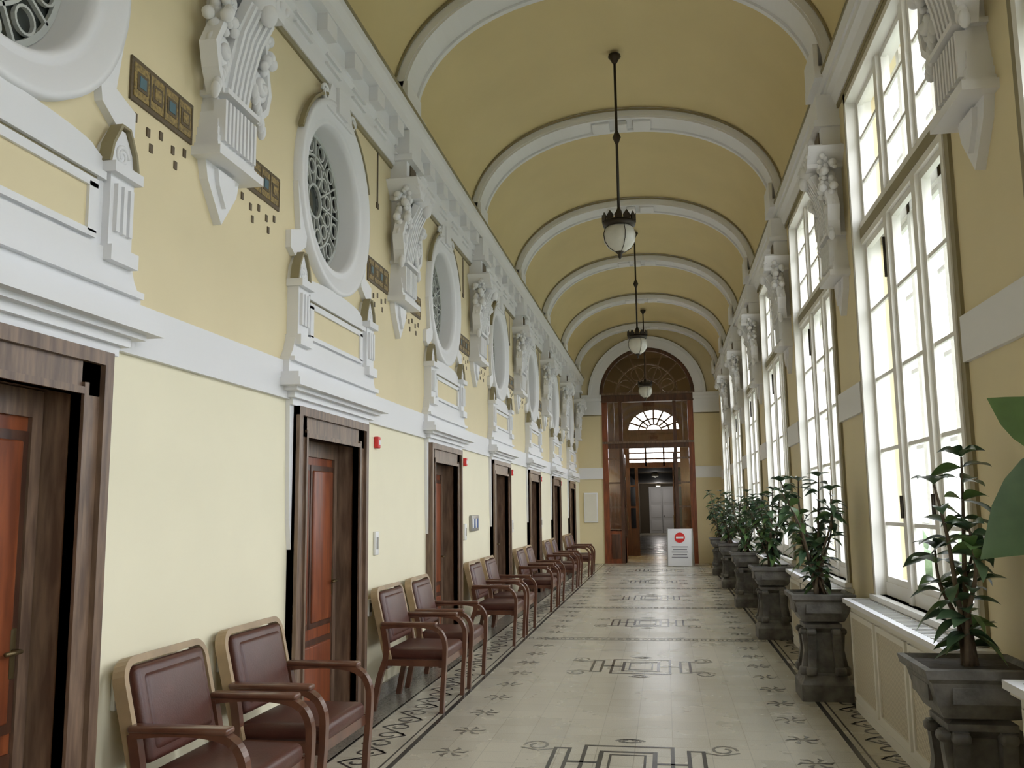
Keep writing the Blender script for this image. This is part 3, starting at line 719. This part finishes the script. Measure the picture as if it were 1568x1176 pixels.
# sign
w=MB()
for s_ in (-1,1):
    M=Matrix.Translation((0,0,1.0))@Matrix.Rotation(s_*.17,4,'X')
    w.box(-.33,.33,-.012,.012,-1.0,0,'sign_white',M)
    w.box(-.35,-.32,-.018,.018,-1.01,.01,'metal_plate',M); w.box(.32,.35,-.018,.018,-1.01,.01,'metal_plate',M)
M=Matrix.Translation((0,0,1.0))@Matrix.Rotation(-.17,4,'X')
MD=M@Matrix.Translation((0,-.014,-.24))@Matrix.Rotation(math.pi/2,4,'X')
w.lathe([(0,.0),(.14,.0),(.14,.006),(0,.006)],(0,0,0),'red',32,MD,False); w.box(-.10,.10,-.026,-.020,-.265,-.215,'sign_white',M)
for k in range(5): w.box(-.22+.03*(k%2),.22-.03*(k%2),-.016,-.013,-.50-.07*k,-.475-.07*k,'grey_text',M)
w.obj('no_entry_floor_sign',(.38,25.6,.0),(0,0,math.radians(-8)))

def fit(name,y,z,build):
    w=MB(); build(w); w.obj(name,(A_L,y,z))
for k,yc in enumerate(BAYS[2:]):
    fit('fire_alarm_callpoint',yc+1.12,2.18,lambda w:(w.rbox((.021,0,0),(.04,.07,.10),.008,'red'),w.box(.041,.044,-.02,.02,-.02,.02,'sign_white')))
    fit('light_switch',yc+1.13,1.32,lambda w:(w.rbox((.013,0,0),(.024,.09,.20),.006,'switch_white'),w.box(.024,.03,-.02,.02,-.05,.05,'metal_plate')))
for yp in PIERS[:3]:
    for q in (-.82,.16): fit('power_socket',yp+q,.80,lambda w:(w.rbox((.013,0,0),(.024,.07,.14),.006,'switch_white'),w.box(.024,.028,-.022,.022,-.035,.035,'socket_dark')))
fit('door_control_panel',PIERS[3]-.15,1.42,lambda w:(w.rbox((.021,0,0),(.04,.42,.20),.008,'metal_plate'),[w.box(.04,.045,-.17+.09*i,-.11+.09*i,-.06,.06,'blue' if i in(1,3) else 'switch_white') for i in range(4)]))

# ------------------------------------------------------------------ outdoors
w=MB(); w.box(B_R+.4,60,-40,70,-1.3,-1.2,'outdoor_ground'); w.obj('ground_lawn')
w=MB(); w.box(30,32,-30,60,-1.2,7.5,'outdoor_facade')
for i in range(18):
    for j in range(2): w.box(29.9,30,-28+i*4.8,-26+i*4.8,.3+j*3.6,2.6+j*3.6,'outdoor_glass')
w.obj('building_facade')
w=MB(); random.seed(9)
for i in range(14):
    y=-10+i*4.5; x=9+random.uniform(-1,2); 
    for j in range(7): w.sphere((x+random.uniform(-.8,.8),y+random.uniform(-1.2,1.2),-.6+random.uniform(0,.7)),random.uniform(.5,.9),'outdoor_leaves',None,10,7)
w.obj('garden_hedge')

# ------------------------------------------------------------------ world
wd=bpy.data.worlds.new('World'); bpy.context.scene.world=wd; wd.use_nodes=True; nt=wd.node_tree; bg=nt.nodes['Background']
tc=nt.nodes.new('ShaderNodeTexCoord'); sx=nt.nodes.new('ShaderNodeSeparateXYZ'); r=nt.nodes.new('ShaderNodeValToRGB')
r.color_ramp.elements[0].position=0; r.color_ramp.elements[0].color=(1,1,1,1); r.color_ramp.elements[1].position=.8; r.color_ramp.elements[1].color=(.80,.88,1,1)
nt.links.new(tc.outputs['Generated'],sx.inputs[0]); nt.links.new(sx.outputs['Z'],r.inputs[0]); nt.links.new(r.outputs[0],bg.inputs[0]); bg.inputs[1].default_value=5.5
for i,yc in enumerate(BAYS):
    l=bpy.data.lights.new('window_portal','AREA'); l.shape='RECTANGLE'; l.size=ZW1-ZW0; l.size_y=2*WH
    l.cycles.is_portal=True
    o=bpy.data.objects.new('window_portal',l); o.location=(B_R+.35,yc,(ZW0+ZW1)/2); o.rotation_euler=(0,math.pi/2,0)
    bpy.context.scene.collection.objects.link(o)
sc=bpy.context.scene; sc.view_settings.view_transform='Standard'; sc.view_settings.look='None'; sc.view_settings.exposure=.62; sc.view_settings.gamma=1.06

# ------------------------------------------------------------------ camera
yaw,pitch,roll=-.1626,.1354,-.0116
cy,sy=math.cos(yaw),math.sin(yaw); cp,sp=math.cos(pitch),math.sin(pitch)
f=Vector((sy*cp,cy*cp,sp)); r0=Vector((cy,-sy,0)); u0=r0.cross(f)
c,s_=math.cos(roll),math.sin(roll); R=c*r0+s_*u0; U=-s_*r0+c*u0
cam=bpy.data.cameras.new('camera'); cam.sensor_width=36; cam.lens=1400/1568*36; cam.clip_end=200
co=bpy.data.objects.new('camera',cam)
co.matrix_world=Matrix(((R.x,U.x,-f.x,0),(R.y,U.y,-f.y,0),(R.z,U.z,-f.z,1.6),(0,0,0,1)))
sc.collection.objects.link(co); sc.camera=co
